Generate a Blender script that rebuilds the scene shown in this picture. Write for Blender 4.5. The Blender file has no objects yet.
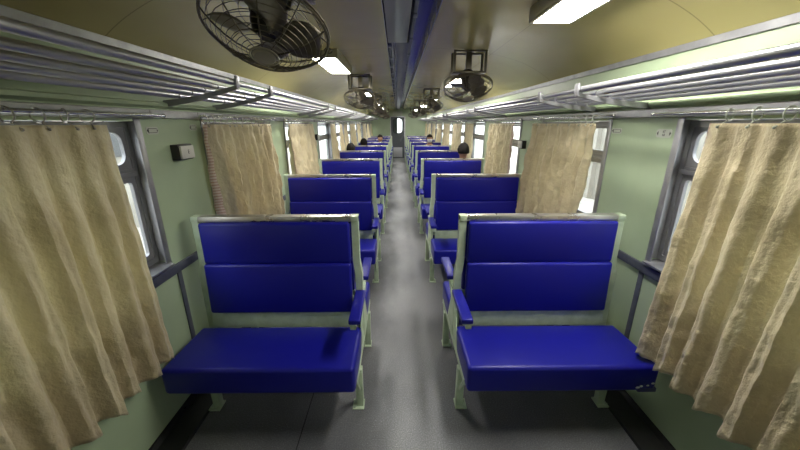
import bpy, bmesh, math, random
from mathutils import Vector, Matrix
random.seed(7)
D = bpy.data
COL = bpy.context.scene.collection
PI = math.pi
P = 1.617            # spacing of benches and windows along the carriage
W = 1.348            # half width inside
YB, YE = -1.7, 16.25 # back and far end of the saloon
UC = 1.85            # middle of the nearest bench unit

# ---------------------------------------------------------------- materials
def mat(name, col, rough=.5, metal=0., spec=.5, coat=0., coat_r=.1):
    m = D.materials.new(name); m.use_nodes = True
    b = m.node_tree.nodes['Principled BSDF']
    b.inputs['Base Color'].default_value = (*col, 1)
    b.inputs['Roughness'].default_value = rough
    b.inputs['Metallic'].default_value = metal
    b.inputs['Specular IOR Level'].default_value = spec
    b.inputs['Coat Weight'].default_value = coat
    b.inputs['Coat Roughness'].default_value = coat_r
    return m

def nodes(m): return m.node_tree.nodes, m.node_tree.links, m.node_tree.nodes['Principled BSDF']

def noise(m, scale, detail=4, stretch=(1, 1, 1), rough=.55, coord='Object'):
    n, l, b = nodes(m)
    tc = n.new('ShaderNodeTexCoord'); mp = n.new('ShaderNodeMapping'); t = n.new('ShaderNodeTexNoise')
    mp.inputs['Scale'].default_value = stretch
    t.inputs['Scale'].default_value = scale; t.inputs['Detail'].default_value = detail
    t.inputs['Roughness'].default_value = rough
    l.new(tc.outputs[coord], mp.inputs['Vector']); l.new(mp.outputs['Vector'], t.inputs['Vector'])
    return t.outputs['Fac']

def ramp(m, fac, stops):
    n, l, b = nodes(m)
    r = n.new('ShaderNodeValToRGB'); e = r.color_ramp.elements
    while len(e) < len(stops): e.new(.5)
    for k, (p, c) in enumerate(stops):
        e[k].position = p; e[k].color = (*c, 1) if len(c) == 3 else c
    l.new(fac, r.inputs['Fac']); return r.outputs['Color']

def bump(m, fac, strength, dist=.01):
    n, l, b = nodes(m)
    bp = n.new('ShaderNodeBump'); bp.inputs['Strength'].default_value = strength
    bp.inputs['Distance'].default_value = dist
    l.new(fac, bp.inputs['Height'])
    old = b.inputs['Normal'].links
    if old: l.new(old[0].from_socket, bp.inputs['Normal'])
    l.new(bp.outputs['Normal'], b.inputs['Normal'])

def vary(m, scale, c0, c1, lo=.3, hi=.7, **k):
    f = noise(m, scale, **k); n, l, b = nodes(m)
    l.new(ramp(m, f, [(lo, c0), (hi, c1)]), b.inputs['Base Color'])

def rvary(m, scale, r0, r1, **k):
    f = noise(m, scale, **k); n, l, b = nodes(m)
    l.new(ramp(m, f, [(.3, (r0,)*3), (.7, (r1,)*3)]), b.inputs['Roughness'])

M = {}
M['wall'] = mat('wall_paint', (.27, .34, .22), .38); vary(M['wall'], 2.2, (.38, .475, .31), (.44, .54, .36)); bump(M['wall'], noise(M['wall'], 60), .05, .002)
M['wall_lower'] = M['wall']
M['frame_green'] = mat('frame_paint', (.50, .60, .42), .38); vary(M['frame_green'], 14, (.46, .56, .38), (.56, .66, .48), .35, .6)
M['vinyl'] = mat('blue_vinyl', (.008, .009, .255), .38, spec=.32); bump(M['vinyl'], noise(M['vinyl'], 320, 2), .12, .001); bump(M['vinyl'], noise(M['vinyl'], 6, 2), .15, .01)
M['steel'] = mat('brushed_steel', (.52, .50, .47), .28, .9); rvary(M['steel'], 9, .2, .42, stretch=(1, .2, 1)); vary(M['steel'], 5, (.40, .37, .34), (.62, .60, .57), stretch=(1, .3, 1))
M['chrome'] = mat('chrome', (.62, .62, .62), .15, 1.)
M['alu'] = mat('dull_aluminium', (.36, .36, .38), .38, .7); vary(M['alu'], 12, (.30, .30, .32), (.42, .42, .44))
M['sash'] = mat('window_sash', (.30, .30, .32), .4, .5)
M['slate'] = mat('slate_metal', (.115, .125, .165), .4, .35); vary(M['slate'], 20, (.10, .11, .15), (.14, .15, .19))
M['rack'] = mat('rack_tube', (.50, .50, .53), .30, .8)
M['rack_bar'] = mat('rack_bracket', (.34, .34, .36), .4, .6)
M['black'] = mat('black_rubber', (.012, .012, .012), .35); rvary(M['black'], 12, .25, .55)
M['blackplastic'] = mat('black_plastic', (.015, .012, .012), .35)
M['white'] = mat('white_plastic', (.62, .61, .55), .4)
M['paper'] = mat('sticker_white', (.52, .55, .48), .5)
M['ink'] = mat('sticker_ink', (.03, .03, .03), .6)
M['fan'] = mat('fan_wire', (.13, .11, .07), .32, .5)
M['fan_body'] = mat('fan_motor', (.035, .03, .024), .3, .3)
M['blade'] = mat('fan_blade', (.16, .14, .10), .3, .5)
M['bracket'] = mat('fan_bracket', (.13, .115, .075), .3, .3)
M['housing'] = mat('lamp_housing', (.38, .34, .23), .3, .2)
M['door'] = mat('door_grey', (.10, .11, .12), .4, .2)
M['kick'] = mat('kick_plate', (.50, .51, .53), .4, .5)
M['duct'] = mat('duct_grey', (.16, .165, .18), .32, .35); vary(M['duct'], 3, (.13, .135, .15), (.20, .205, .22), stretch=(1, .4, 1))
M['blueduct'] = mat('blue_lacquer', (.025, .03, .24), .16, .3)
M['skin'] = mat('skin', (.36, .20, .13), .5)
M['hair'] = mat('black_hair', (.012, .010, .009), .75, spec=.15)
M['mask'] = mat('face_mask', (.75, .78, .80), .7)
M['eye'] = mat('eye_dark', (.02, .015, .01), .2)
M['stripped'] = mat('torn_lining', (.55, .56, .6), .8)

m = M['ceil'] = mat('ceiling_paint', (.27, .235, .125), .17, spec=.5)
n, l, b = nodes(m)
f = noise(m, 1.3, 3, (1, .5, 1))
base = ramp(m, f, [(.3, (.42, .36, .15)), (.7, (.50, .44, .195))])
tc = n.new('ShaderNodeTexCoord'); sx = n.new('ShaderNodeSeparateXYZ'); l.new(tc.outputs['Object'], sx.inputs[0])
def mth(op, a, b_=None, c=None):
    q = n.new('ShaderNodeMath'); q.operation = op
    for i, v in enumerate((a, b_, c)):
        if v is None: continue
        if isinstance(v, (int, float)): q.inputs[i].default_value = v
        else: l.new(v, q.inputs[i])
    return q.outputs[0]
yy = mth('ADD', sx.outputs['Y'], -3.22 + 16.17)
seam_y = mth('LESS_THAN', mth('ABSOLUTE', mth('SUBTRACT', mth('MODULO', yy, 1.617), .01)), .0035)
seam_x = mth('LESS_THAN', mth('ABSOLUTE', mth('SUBTRACT', mth('ABSOLUTE', sx.outputs['X']), .775)), .0025)
seam = mth('MULTIPLY', mth('MAXIMUM', seam_y, seam_x), .4)
mx = n.new('ShaderNodeMix'); mx.data_type = 'RGBA'; l.new(seam, mx.inputs['Factor']); l.new(base, mx.inputs[6]); mx.inputs[7].default_value = (.05, .045, .03, 1)
l.new(mx.outputs[2], b.inputs['Base Color'])
rvary(m, 4, .13, .24); bump(m, noise(m, 3.5, 2, (1, .6, 1)), .12, .03)

m = M['floor'] = mat('floor_vinyl', (.16, .16, .165), .42)
n, l, b = nodes(m)
f1 = noise(m, 2.4, 5, (1, .55, 1)); f2 = noise(m, 150, 2); f3 = noise(m, 40, 6)
c1 = ramp(m, f1, [(.3, (.105, .107, .115)), (.7, (.17, .172, .18))])
c2 = ramp(m, f2, [(.40, (.80, .80, .80)), (.66, (1.25, 1.25, 1.25)), (.75, (2.1, 2.1, 2.1))])
# the walked strip along the middle is worn paler
tc = n.new('ShaderNodeTexCoord'); sx = n.new('ShaderNodeSeparateXYZ'); l.new(tc.outputs['Object'], sx.inputs[0])
wob = mth('MULTIPLY', mth('SUBTRACT', f1, .5), .35)
ax = mth('ABSOLUTE', mth('ADD', sx.outputs['X'], wob))
worn = n.new('ShaderNodeMapRange'); worn.interpolation_type = 'SMOOTHSTEP'; l.new(ax, worn.inputs[0])
worn.inputs[1].default_value = .10; worn.inputs[2].default_value = .34; worn.inputs[3].default_value = 1.9; worn.inputs[4].default_value = 1.0
q = n.new('ShaderNodeMix'); q.data_type = 'RGBA'; q.blend_type = 'MULTIPLY'; q.inputs['Factor'].default_value = 1
l.new(c1, q.inputs[6]); l.new(c2, q.inputs[7])
q2 = n.new('ShaderNodeVectorMath'); q2.operation = 'SCALE'; l.new(q.outputs[2], q2.inputs[0]); l.new(worn.outputs[0], q2.inputs['Scale'])
sl = mth('LESS_THAN', mth('ABSOLUTE', mth('ADD', sx.outputs['X'], .60)), .003)
q3 = n.new('ShaderNodeMix'); q3.data_type = 'RGBA'; l.new(sl, q3.inputs['Factor']); l.new(q2.outputs[0], q3.inputs[6]); q3.inputs[7].default_value = (.015, .015, .015, 1)
l.new(q3.outputs[2], b.inputs['Base Color'])
l.new(ramp(m, f3, [(.3, (.36,)*3), (.7, (.55,)*3)]), b.inputs['Roughness']); bump(m, f2, .12, .001)

def fabric(name, c0, c1, trans):
    m = mat(name, c0, .42, spec=.4); n, l, b = nodes(m)
    f = noise(m, 5, 4, (1, 3, .5)); l.new(ramp(m, f, [(.3, c0), (.7, c1)]), b.inputs['Base Color'])
    b.inputs['Sheen Weight'].default_value = .25
    bump(m, noise(m, 8, 5, (1, 1.2, 1)), .9, .05); bump(m, noise(m, 26, 3, (1, 1, .7)), .5, .012)
    tr = n.new('ShaderNodeBsdfTranslucent'); tr.inputs['Color'].default_value = (*[min(1, v*1.5) for v in c1], 1)
    ms = n.new('ShaderNodeMixShader'); ms.inputs['Fac'].default_value = trans
    out = n['Material Output']
    l.new(b.outputs[0], ms.inputs[1]); l.new(tr.outputs[0], ms.inputs[2]); l.new(ms.outputs[0], out.inputs['Surface'])
    return m
M['curtain'] = fabric('curtain_satin', (.58, .475, .31), (.80, .70, .49), .22)
M['edge'] = fabric('curtain_edging', (.50, .24, .15), (.72, .55, .44), .2)
n, l, b = nodes(M['edge'])
wv = n.new('ShaderNodeTexWave'); wv.bands_direction = 'Z'; wv.inputs['Scale'].default_value = 16; wv.inputs['Distortion'].default_value = .6
tc = n.new('ShaderNodeTexCoord'); l.new(tc.outputs['Object'], wv.inputs['Vector'])
l.new(ramp(M['edge'], wv.outputs['Fac'], [(.30, (.55, .34, .24)), (.55, (.78, .68, .58))]), b.inputs['Base Color'])

def glass(name):
    m = D.materials.new(name); m.use_nodes = True; n = m.node_tree.nodes; l = m.node_tree.links
    n.remove(n['Principled BSDF'])
    t = n.new('ShaderNodeBsdfTransparent'); t.inputs['Color'].default_value = (.90, .93, .92, 1)
    g = n.new('ShaderNodeBsdfGlossy'); g.inputs['Roughness'].default_value = .03
    fr = n.new('ShaderNodeLayerWeight'); fr.inputs['Blend'].default_value = .5
    pw = n.new('ShaderNodeMath'); pw.operation = 'POWER'; l.new(fr.outputs['Facing'], pw.inputs[0]); pw.inputs[1].default_value = 4
    ml = n.new('ShaderNodeMath'); ml.operation = 'MULTIPLY_ADD'; l.new(pw.outputs[0], ml.inputs[0]); ml.inputs[1].default_value = .6; ml.inputs[2].default_value = .03
    ms = n.new('ShaderNodeMixShader'); l.new(ml.outputs[0], ms.inputs[0]); l.new(t.outputs[0], ms.inputs[1]); l.new(g.outputs[0], ms.inputs[2])
    l.new(ms.outputs[0], n['Material Output'].inputs['Surface'])
    return m
M['glass'] = glass('window_glass')
def emit(name, col, s):
    m = mat(name, col, .4); b = m.node_tree.nodes['Principled BSDF']
    b.inputs['Emission Color'].default_value = (*col, 1); b.inputs['Emission Strength'].default_value = s
    return m
M['lamp'] = emit('lamp_diffuser', (1, .97, .90), 40)

# ---------------------------------------------------------------- mesh helpers
class MB:
    def __init__(s): s.bm = bmesh.new()
    def add(s, other_verts, faces):
        vs = [s.bm.verts.new(v) for v in other_verts]
        for f in faces:
            try: s.bm.faces.new([vs[i] for i in f])
            except ValueError: pass
        return vs
    def box(s, x0, x1, y0, y1, z0, z1, bev=0., seg=2, mtx=None):
        b = bmesh.new(); bmesh.ops.create_cube(b, size=1)
        for v in b.verts:
            v.co = Vector(((x0+x1)/2 + v.co.x*(x1-x0), (y0+y1)/2 + v.co.y*(y1-y0), (z0+z1)/2 + v.co.z*(z1-z0)))
        if bev: bmesh.ops.bevel(b, geom=b.edges[:], offset=bev, segments=seg, profile=.5, affect='EDGES')
        if mtx: bmesh.ops.transform(b, matrix=mtx, verts=b.verts[:])
        s._merge(b); return s
    def _merge(s, b):
        b.verts.index_update()
        vs = [s.bm.verts.new(v.co) for v in b.verts]
        for f in b.faces: s.bm.faces.new([vs[v.index] for v in f.verts])
        b.free()
    def prism(s, pts, axis, a0, a1, bev=0.):
        """polygon pts (2D) extruded along axis x/y/z from a0 to a1"""
        b = bmesh.new()
        def P3(p, a):
            if axis == 'x': return (a, p[0], p[1])
            if axis == 'y': return (p[0], a, p[1])
            return (p[0], p[1], a)
        v0 = [b.verts.new(P3(p, a0)) for p in pts]; v1 = [b.verts.new(P3(p, a1)) for p in pts]
        n = len(pts)
        b.faces.new(v0[::-1]); b.faces.new(v1)
        for i in range(n): b.faces.new([v0[i], v0[(i+1) % n], v1[(i+1) % n], v1[i]])
        bmesh.ops.recalc_face_normals(b, faces=b.faces[:])
        if bev: bmesh.ops.bevel(b, geom=b.edges[:], offset=bev, segments=2, profile=.5, affect='EDGES')
        s._merge(b); return s
    def tube(s, pts, r, seg=8, closed=False):
        pts = [Vector(p) for p in pts]; n = len(pts); rings = []
        t0 = (pts[1]-pts[0]).normalized()
        up = Vector((0, 0, 1)) if abs(t0.z) < .9 else Vector((1, 0, 0))
        nrm = t0.cross(up).normalized()
        for i, p in enumerate(pts):
            if closed: t = (pts[(i+1) % n]-pts[i-1]).normalized()
            elif i == 0: t = t0
            elif i == n-1: t = (pts[-1]-pts[-2]).normalized()
            else: t = (pts[i+1]-pts[i-1]).normalized()
            nrm = (nrm - t*nrm.dot(t)).normalized(); bn = t.cross(nrm)
            rr = r[i] if isinstance(r, (list, tuple)) else r
            rings.append([s.bm.verts.new(p + (nrm*math.cos(2*PI*k/seg) + bn*math.sin(2*PI*k/seg))*rr) for k in range(seg)])
        m = n if closed else n-1
        for i in range(m):
            a, c = rings[i], rings[(i+1) % n]
            for k in range(seg): s.bm.faces.new([a[k], a[(k+1) % seg], c[(k+1) % seg], c[k]])
        if not closed: s.bm.faces.new(rings[0][::-1]); s.bm.faces.new(rings[-1])
        return s
    def ring(s, c, R, r, axis=(0, 0, 1), n=28, seg=5):
        a = Vector(axis).normalized(); u = a.orthogonal().normalized(); v = a.cross(u)
        return s.tube([Vector(c) + (u*math.cos(2*PI*k/n) + v*math.sin(2*PI*k/n))*R for k in range(n)], r, seg, True)
    def lathe(s, prof, n=20, mtx=None):
        rings = []
        for (r, z) in prof:
            rings.append([s.bm.verts.new((mtx or Matrix()) @ Vector((r*math.cos(2*PI*k/n), r*math.sin(2*PI*k/n), z))) for k in range(n)])
        for i in range(len(rings)-1):
            for k in range(n): s.bm.faces.new([rings[i][k], rings[i][(k+1) % n], rings[i+1][(k+1) % n], rings[i+1][k]])
        s.bm.faces.new(rings[0][::-1]); s.bm.faces.new(rings[-1]); return s
    def mirror(s):                      # flip across the aisle (x -> -x)
        for v in s.bm.verts: v.co.x = -v.co.x
        bmesh.ops.reverse_faces(s.bm, faces=s.bm.faces[:]); return s
    def ell(s, c, r, n=16, mtx=None):
        b = bmesh.new(); bmesh.ops.create_uvsphere(b, u_segments=n, v_segments=n*3//4, radius=1)
        for v in b.verts: v.co = Vector((v.co.x*r[0], v.co.y*r[1], v.co.z*r[2])) + Vector(c)
        if mtx: bmesh.ops.transform(b, matrix=mtx, verts=b.verts[:])
        s._merge(b); return s
    def build(s, name, m, parent=None, smooth=True, loc=None):
        me = D.meshes.new(name)
        bmesh.ops.recalc_face_normals(s.bm, faces=s.bm.faces[:])
        s.bm.to_mesh(me); s.bm.free()
        me.materials.append(m)
        if smooth:
            for p in me.polygons: p.use_smooth = True
            try: me.set_sharp_from_angle(angle=math.radians(38))
            except Exception: pass
        o = D.objects.new(name, me); COL.objects.link(o)
        if parent: o.parent = parent
        if loc: o.location = loc
        return o

def tag(o, label=None, cat=None, group=None, kind=None):
    if label: o['label'] = label
    if cat: o['category'] = cat
    if group: o['group'] = group
    if kind: o['kind'] = kind
    return o
def empty(name, loc=(0, 0, 0), rot=(0, 0, 0)):
    o = D.objects.new(name, None); COL.objects.link(o); o.location = loc; o.rotation_euler = rot
    o.empty_display_size = .1; return o
def struct(o): o['kind'] = 'structure'; return o
def copy_tree(o, parent=None, top=True):
    c = o.copy(); COL.objects.link(c)
    if parent is not None: c.parent = parent
    for ch in list(o.children): copy_tree(ch, c, False)
    return c
ORD = ['nearest', 'second', 'third', 'fourth', 'fifth', 'sixth', 'seventh', 'eighth', 'ninth', 'tenth', 'eleventh']

# ---------------------------------------------------------------- the shell
b = MB(); b.box(-W-.1, W+.1, YB-.1, YE+2.2, -.08, 0); struct(b.build('floor', M['floor'], smooth=False))
for s, nm in ((-1, 'left'), (1, 'right')):
    b = MB(); x0, x1 = (1.180, W-.001)
    b.prism([(x0, 0), (x0+.008, .012), (x1-.03, .012), (x1-.012, .03), (x1, .03), (x1, 0)], 'y', YB, YE)
    if s < 0: b.mirror()
    struct(b.build('baseboard_'+nm, M['black'], smooth=False))

WZ0, WZ1 = .862, 1.635
WIN = [(.63+P*k, 1.70+P*k) for k in range(-1, 10)]
WIN = [(a, min(c, YE-.12)) for a, c in WIN]
def wall(s, nm):
    b = MB(); T = .10
    X0, X1 = W, W+T
    b.box(X0, X1, YB, YE+2.2, -.05, WZ0)
    b.box(X0, X1, YB, YE+2.2, WZ1, 2.12)
    edges = [YB] + [v for w in WIN for v in w] + [YE+2.2]
    for i in range(0, len(edges), 2): b.box(X0, X1, edges[i], edges[i+1], WZ0, WZ1)
    # pressed ledge above the curtain rods
    b.prism([(W, 1.735), (W-.022, 1.728), (W-.022, 1.712), (W, 1.700)], 'y', YB, YE)
    if s < 0: b.mirror()
    struct(b.build('wall_'+nm, M['wall'], smooth=False))
    # cover strips
    tn = 0
    b = MB(); b.box(W-.016, W, YB, YE, .800, .852, .004)
    if s < 0: b.mirror()
    t = struct(b.build('trim_%d' % (1 if s < 0 else 2), M['slate']))
    b = MB()
    for k in range(-1, 10):
        yc = 1.755 + P*k if s < 0 else 1.715+P*k
        b.box(W-.008, W, yc-.017, yc+.017, .03, .80, .002)
    if s < 0: b.mirror()
    struct(b.build('trim_%d' % (3 if s < 0 else 4), M['slate']))
    b = MB(); b.prism([(W, 1.648), (W-.03, 1.652), (W-.03, 1.690), (W, 1.694)], 'y', YB, YE)
    if s < 0: b.mirror()
    struct(b.build('trim_%d' % (5 if s < 0 else 6), M['alu']))
    b = MB(); b.prism([(W+.01, 1.955), (W-.012, 1.955), (W-.016, 1.985), (W+.01, 2.02)], 'y', YB, YE)
    if s < 0: b.mirror()
    struct(b.build('trim_%d' % (7 if s < 0 else 8), M['alu']))
wall(-1, 'left'); wall(1, 'right')

# windows
def rrect(y0, y1, z0, z1, r, n=5):
    pts = []
    for (cy, cz, a0) in ((y1-r, z1-r, 0), (y0+r, z1-r, 90), (y0+r, z0+r, 180), (y1-r, z0+r, 270)):
        for k in range(n+1):
            a = math.radians(a0 + 90*k/n); pts.append((cy+r*math.cos(a), cz+r*math.sin(a)))
    return pts
def frame_ring(b, outer, inner, x0, x1):
    """band between two loops with equal point counts, given thickness"""
    n = len(outer); L = []
    for x in (x0, x1):
        L.append([b.bm.verts.new((x, *p)) for p in outer]); L.append([b.bm.verts.new((x, *p)) for p in inner])
    o0, i0, o1, i1 = L
    for k in range(n):
        j = (k+1) % n
        b.bm.faces.new([o0[k], o0[j], i0[j], i0[k]]); b.bm.faces.new([o1[k], i1[k], i1[j], o1[j]])
        b.bm.faces.new([o0[k], o1[k], o1[j], o0[j]]); b.bm.faces.new([i0[k], i0[j], i1[j], i1[k]])
wn = 0
ZM = 1.385
for s in (-1, 1):
    for (a, c) in WIN:
        wn += 1
        r = empty('window_%d' % wn, (s*W, (a+c)/2, WZ0)); struct(r)
        inv = Matrix.Translation((-s*W, -(a+c)/2, -WZ0))
        def put(b, nm, m, sm=True):
            if s < 0: b.mirror()
            bmesh.ops.transform(b.bm, matrix=inv, verts=b.bm.verts[:]); return b.build(nm, m, r, sm)
        e = .0015
        b = MB()   # casing: flat strips on the wall each side, reveal lining
        for (p, q) in ((a-.012, a+.028), (c-.028, c+.012)): b.box(W-.007, W, p, q, .853, 1.647, .002)
        put(b, 'casing', M['alu'])
        b = MB(); b.prism([(W-.03, WZ0+.004), (W-.03, WZ0+.014), (W+.09, WZ0+.03), (W+.09, WZ0+.0)], 'y', a+e, c-e)
        put(b, 'sill', M['alu'])
        b = MB()
        for (p, q) in ((a+e, a+.006), (c-.006, c-e)): b.box(W-.002, W+.09, p, q, WZ0+.031, WZ1-.002)
        put(b, 'reveal', M['alu'])
        b = MB(); x0, x1 = W+.045, W+.075
        o_ = rrect(a+.007, c-.007, WZ0+.031, WZ1-.003, .004); i_ = rrect(a+.032, c-.032, WZ0+.060, WZ1-.030, .01)
        frame_ring(b, o_, i_, x0, x1)
        b.box(x0+.003, x1-.004, a+.032, c-.032, ZM-.022, ZM+.022)
        b.box(x0-.012, x0+.003, a+.03, c-.03, ZM-.012, ZM+.008, .003)
        put(b, 'frame', M['sash'])
        for (z0, z1, nm) in ((WZ0+.061, ZM-.023, 'sash'), (ZM+.023, WZ1-.031, 'sash')):
            b = MB(); rc = .05 if z0 > ZM else .018; o_ = rrect(a+.033, c-.033, z0, z1, .004); i_ = rrect(a+.056, c-.056, z0+.025, z1-.020, rc)
            frame_ring(b, o_, i_, x0+.006, x1-.006); sh = put(b, nm, M['sash'])
            b = MB(); b.prism([(p[0], p[1]) for p in rrect(a+.055, c-.055, z0+.024, z1-.019, rc)], 'x', x0+.012, x0+.016)
            if s < 0: b.mirror()
            bmesh.ops.transform(b.bm, matrix=inv, verts=b.bm.verts[:]); b.build('pane', M['glass'], sh, False)

# ceiling: two coved halves with a recessed centre channel
prof = [(.150, 2.262), (.45, 2.248), (.70, 2.222), (.90, 2.186), (1.07, 2.135), (1.20, 2.075), (1.29, 2.02), (W+.01, 1.968)]
fine = []
for i in range(len(prof)-1):
    for k in range(4):
        t = k/4.; p0 = prof[max(i-1, 0)]; p1 = prof[i]; p2 = prof[i+1]; p3 = prof[min(i+2, len(prof)-1)]
        fine.append(tuple(.5*((2*p1[j]) + (-p0[j]+p2[j])*t + (2*p0[j]-5*p1[j]+4*p2[j]-p3[j])*t*t + (-p0[j]+3*p1[j]-3*p2[j]+p3[j])*t**3) for j in (0, 1)))
fine.append(prof[-1])
b = MB()
for s in (-1, 1):
    inner = .150 if s < 0 else .185
    pts = [(inner, 2.262)] + [p for p in fine if p[0] > inner+.02]
    poly = pts + [(W+.01, 2.5), (inner, 2.5)]
    bb = MB(); bb.prism([(p[0]*s, p[1]) for p in poly], 'y', YB, YE+2.2)
    b._merge(bb.bm)
b.box(-.17, .20, YB, YE+2.2, 2.40, 2.5)
struct(b.build('ceiling', M['ceil']))
def ceil_z(x):
    x = abs(x)
    for i in range(len(fine)-1):
        if fine[i][0] <= x <= fine[i+1][0]:
            t = (x-fine[i][0])/(fine[i+1][0]-fine[i][0]); return fine[i][1]*(1-t)+fine[i+1][1]*t
    return 2.262
# bright edge strips of the channel
b = MB()
b.box(-.150, -.146, YB, YE, 2.257, 2.266); b.box(.181, .185, YB, YE, 2.257, 2.266)
struct(b.build('trim_9', M['alu']))
b = MB(); b.box(-.149, .184, YB+.01, YE-.01, 2.33, 2.345)
struct(b.build('trim_10', M['blueduct']))
rt = empty('ceiling_duct', (0, 0, 2.27)); tag(rt, 'grey metal duct running along the blue channel in the middle of the ceiling', 'duct')
def rel(b, o): bmesh.ops.transform(b.bm, matrix=Matrix.Translation(-o.location), verts=b.bm.verts[:]); return b
b = MB(); b.box(-.140, .020, YB+.05, 3.05, 2.262, 2.328, .006); rel(b, rt).build('wide_section', M['duct'], rt)
b = MB(); b.box(-.078, .035, 3.052, YE-.02, 2.262, 2.328, .006); rel(b, rt).build('narrow_section', M['duct'], rt)
b = MB(); b.box(.037, .062, YB+.05, YE-.02, 2.275, 2.328, .003)
for k in range(28): b.box(.037, .066, -1.4+.62*k, -1.32+.62*k, 2.268, 2.276, .002)
rel(b, rt).build('cable_tray', M['slate'], rt)
b = MB(); b.box(-.110, -.100, 3.06, YE-.02, 2.262, 2.276)
for k in range(22): b.box(-.146, -.101, 3.2+.55*k, 3.235+.55*k, 2.263, 2.275, .002)
rel(b, rt).build('side_grille', M['alu'], rt)

# end wall, far door, end wall behind the camera
DX0, DX1, DZ = -.375, .285, 1.93
b = MB()
b.box(-W, DX0, YE, YE+.08, 0, 2.40); b.box(DX1, W, YE, YE+.08, 0, 2.40); b.box(DX0, DX1, YE, YE+.08, DZ, 2.40)
struct(b.build('wall_far', M['wall'], smooth=False))
b = MB()
b.box(DX0-.03, DX0+.01, YE-.012, YE+.06, 0, DZ+.02, .003); b.box(DX1-.01, DX1+.03, YE-.012, YE+.06, 0, DZ+.02, .003); b.box(DX0-.03, DX1+.03, YE-.012, YE+.06, DZ-.01, DZ+.03, .003)
struct(b.build('trim_11', M['kick']))
b = MB(); b.box(-W-.05, W+.05, YB-.1, YB, -.05, 2.5); struct(b.build('wall_back', M['wall'], smooth=False))
b = MB(); b.box(-W, -.06, YE+2.1, YE+2.2, 0, 2.5); b.box(.6, W, YE+2.1, YE+2.2, 0, 2.5); b.box(-.06, .6, YE+2.1, YE+2.2, 0, .9); struct(b.build('wall_vestibule', M['door'], smooth=False))
dr = empty('door_1', (0, YE+.02, 0)); struct(dr)
b = MB(); o_ = [(DX0+.012, .01), (DX0+.012, DZ-.012), (DX1-.012, DZ-.012), (DX1-.012, .01)]
cxd = (DX0+DX1)/2
ii = rrect(cxd-.20, cxd+.20, 1.20, 1.84, .14, 5)
# door leaf with a round cornered opening
bb = bmesh.new(); ov = []
no = []
for p in ii:
    dx, dz = p[0]-cxd, p[1]-1.52
    X0_, X1_, Z0_, Z1_ = DX0+.012, DX1-.012, .01, DZ-.012
    tt = min([((X1_-cxd)/dx if dx > 0 else (X0_-cxd)/dx) if abs(dx) > 1e-6 else 1e9, ((Z1_-1.52)/dz if dz > 0 else (Z0_-1.52)/dz) if abs(dz) > 1e-6 else 1e9])
    no.append((cxd+dx*tt, 1.52+dz*tt))
n_ = len(ii)
for (y, fl) in ((-.002, 0), (.035, 1)):
    a_ = [bb.verts.new((p[0], y, p[1])) for p in no]; c_ = [bb.verts.new((p[0], y, p[1])) for p in ii]
    for k in range(n_):
        bb.faces.new([a_[k], a_[(k+1) % n_], c_[(k+1) % n_], c_[k]])
    # fill missing corners
    for (X_, Z_) in ((X0_, Z0_), (X1_, Z0_), (X0_, Z1_), (X1_, Z1_)):
        k = None
        for k in range(n_):
            p, q_ = no[k], no[(k+1) % n_]
            if (abs(p[0]-X_) < 1e-4 and abs(q_[1]-Z_) < 1e-4 and abs(p[1]-Z_) > 1e-4 and abs(q_[0]-X_) > 1e-4) or (abs(q_[0]-X_) < 1e-4 and abs(p[1]-Z_) < 1e-4 and abs(q_[1]-Z_) > 1e-4 and abs(p[0]-X_) > 1e-4):
                v = bb.verts.new((X_, y, Z_)); bb.faces.new([a_[k], v, a_[(k+1) % n_]])
    if fl == 0: c0 = c_
    else:
        for k in range(n_): bb.faces.new([c0[k], c0[(k+1) % n_], c_[(k+1) % n_], c_[k]])
b = MB(); b._merge(bb); b.build('leaf', M['door'], dr, False)
b = MB(); jj = rrect(cxd-.225, cxd+.225, 1.175, 1.865, .155, 5)
frame_ring(b, [(p[0], p[1]) for p in jj], [(p[0], p[1]) for p in ii], 0, 1)
for v in b.bm.verts: v.co = Vector((v.co.y, -.014 + .012*v.co.x, v.co.z))
b.build('window_gasket', M['black'], dr, False)
b = MB(); b.prism(rrect(cxd-.20, cxd+.20, 1.20, 1.84, .14, 5), 'y', .012, .016); b.build('pane', M['glass'], dr, False)
b = MB(); b.box(cxd-.22, cxd+.22, -.010, -.003, .06, .52, .002); b.build('kick_plate', M['kick'], dr)
b = MB(); b.tube([(DX1-.20, -.05, .80), (DX1-.10, -.05, 1.02)], .010, 8); b.tube([(DX1-.20, -.05, .80), (DX1-.20, -.003, .80)], .008, 8); b.tube([(DX1-.10, -.05, 1.02), (DX1-.10, -.003, 1.02)], .008, 8)
b.build('handle', M['chrome'], dr)
b = MB(); b.box(cxd-.24, cxd+.22, YE-.05, YE-.001, 1.985, 2.165, .006); tag(b.build('sign_box', M['paper']), 'pale blank box sign above the grey far door', 'sign')

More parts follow.
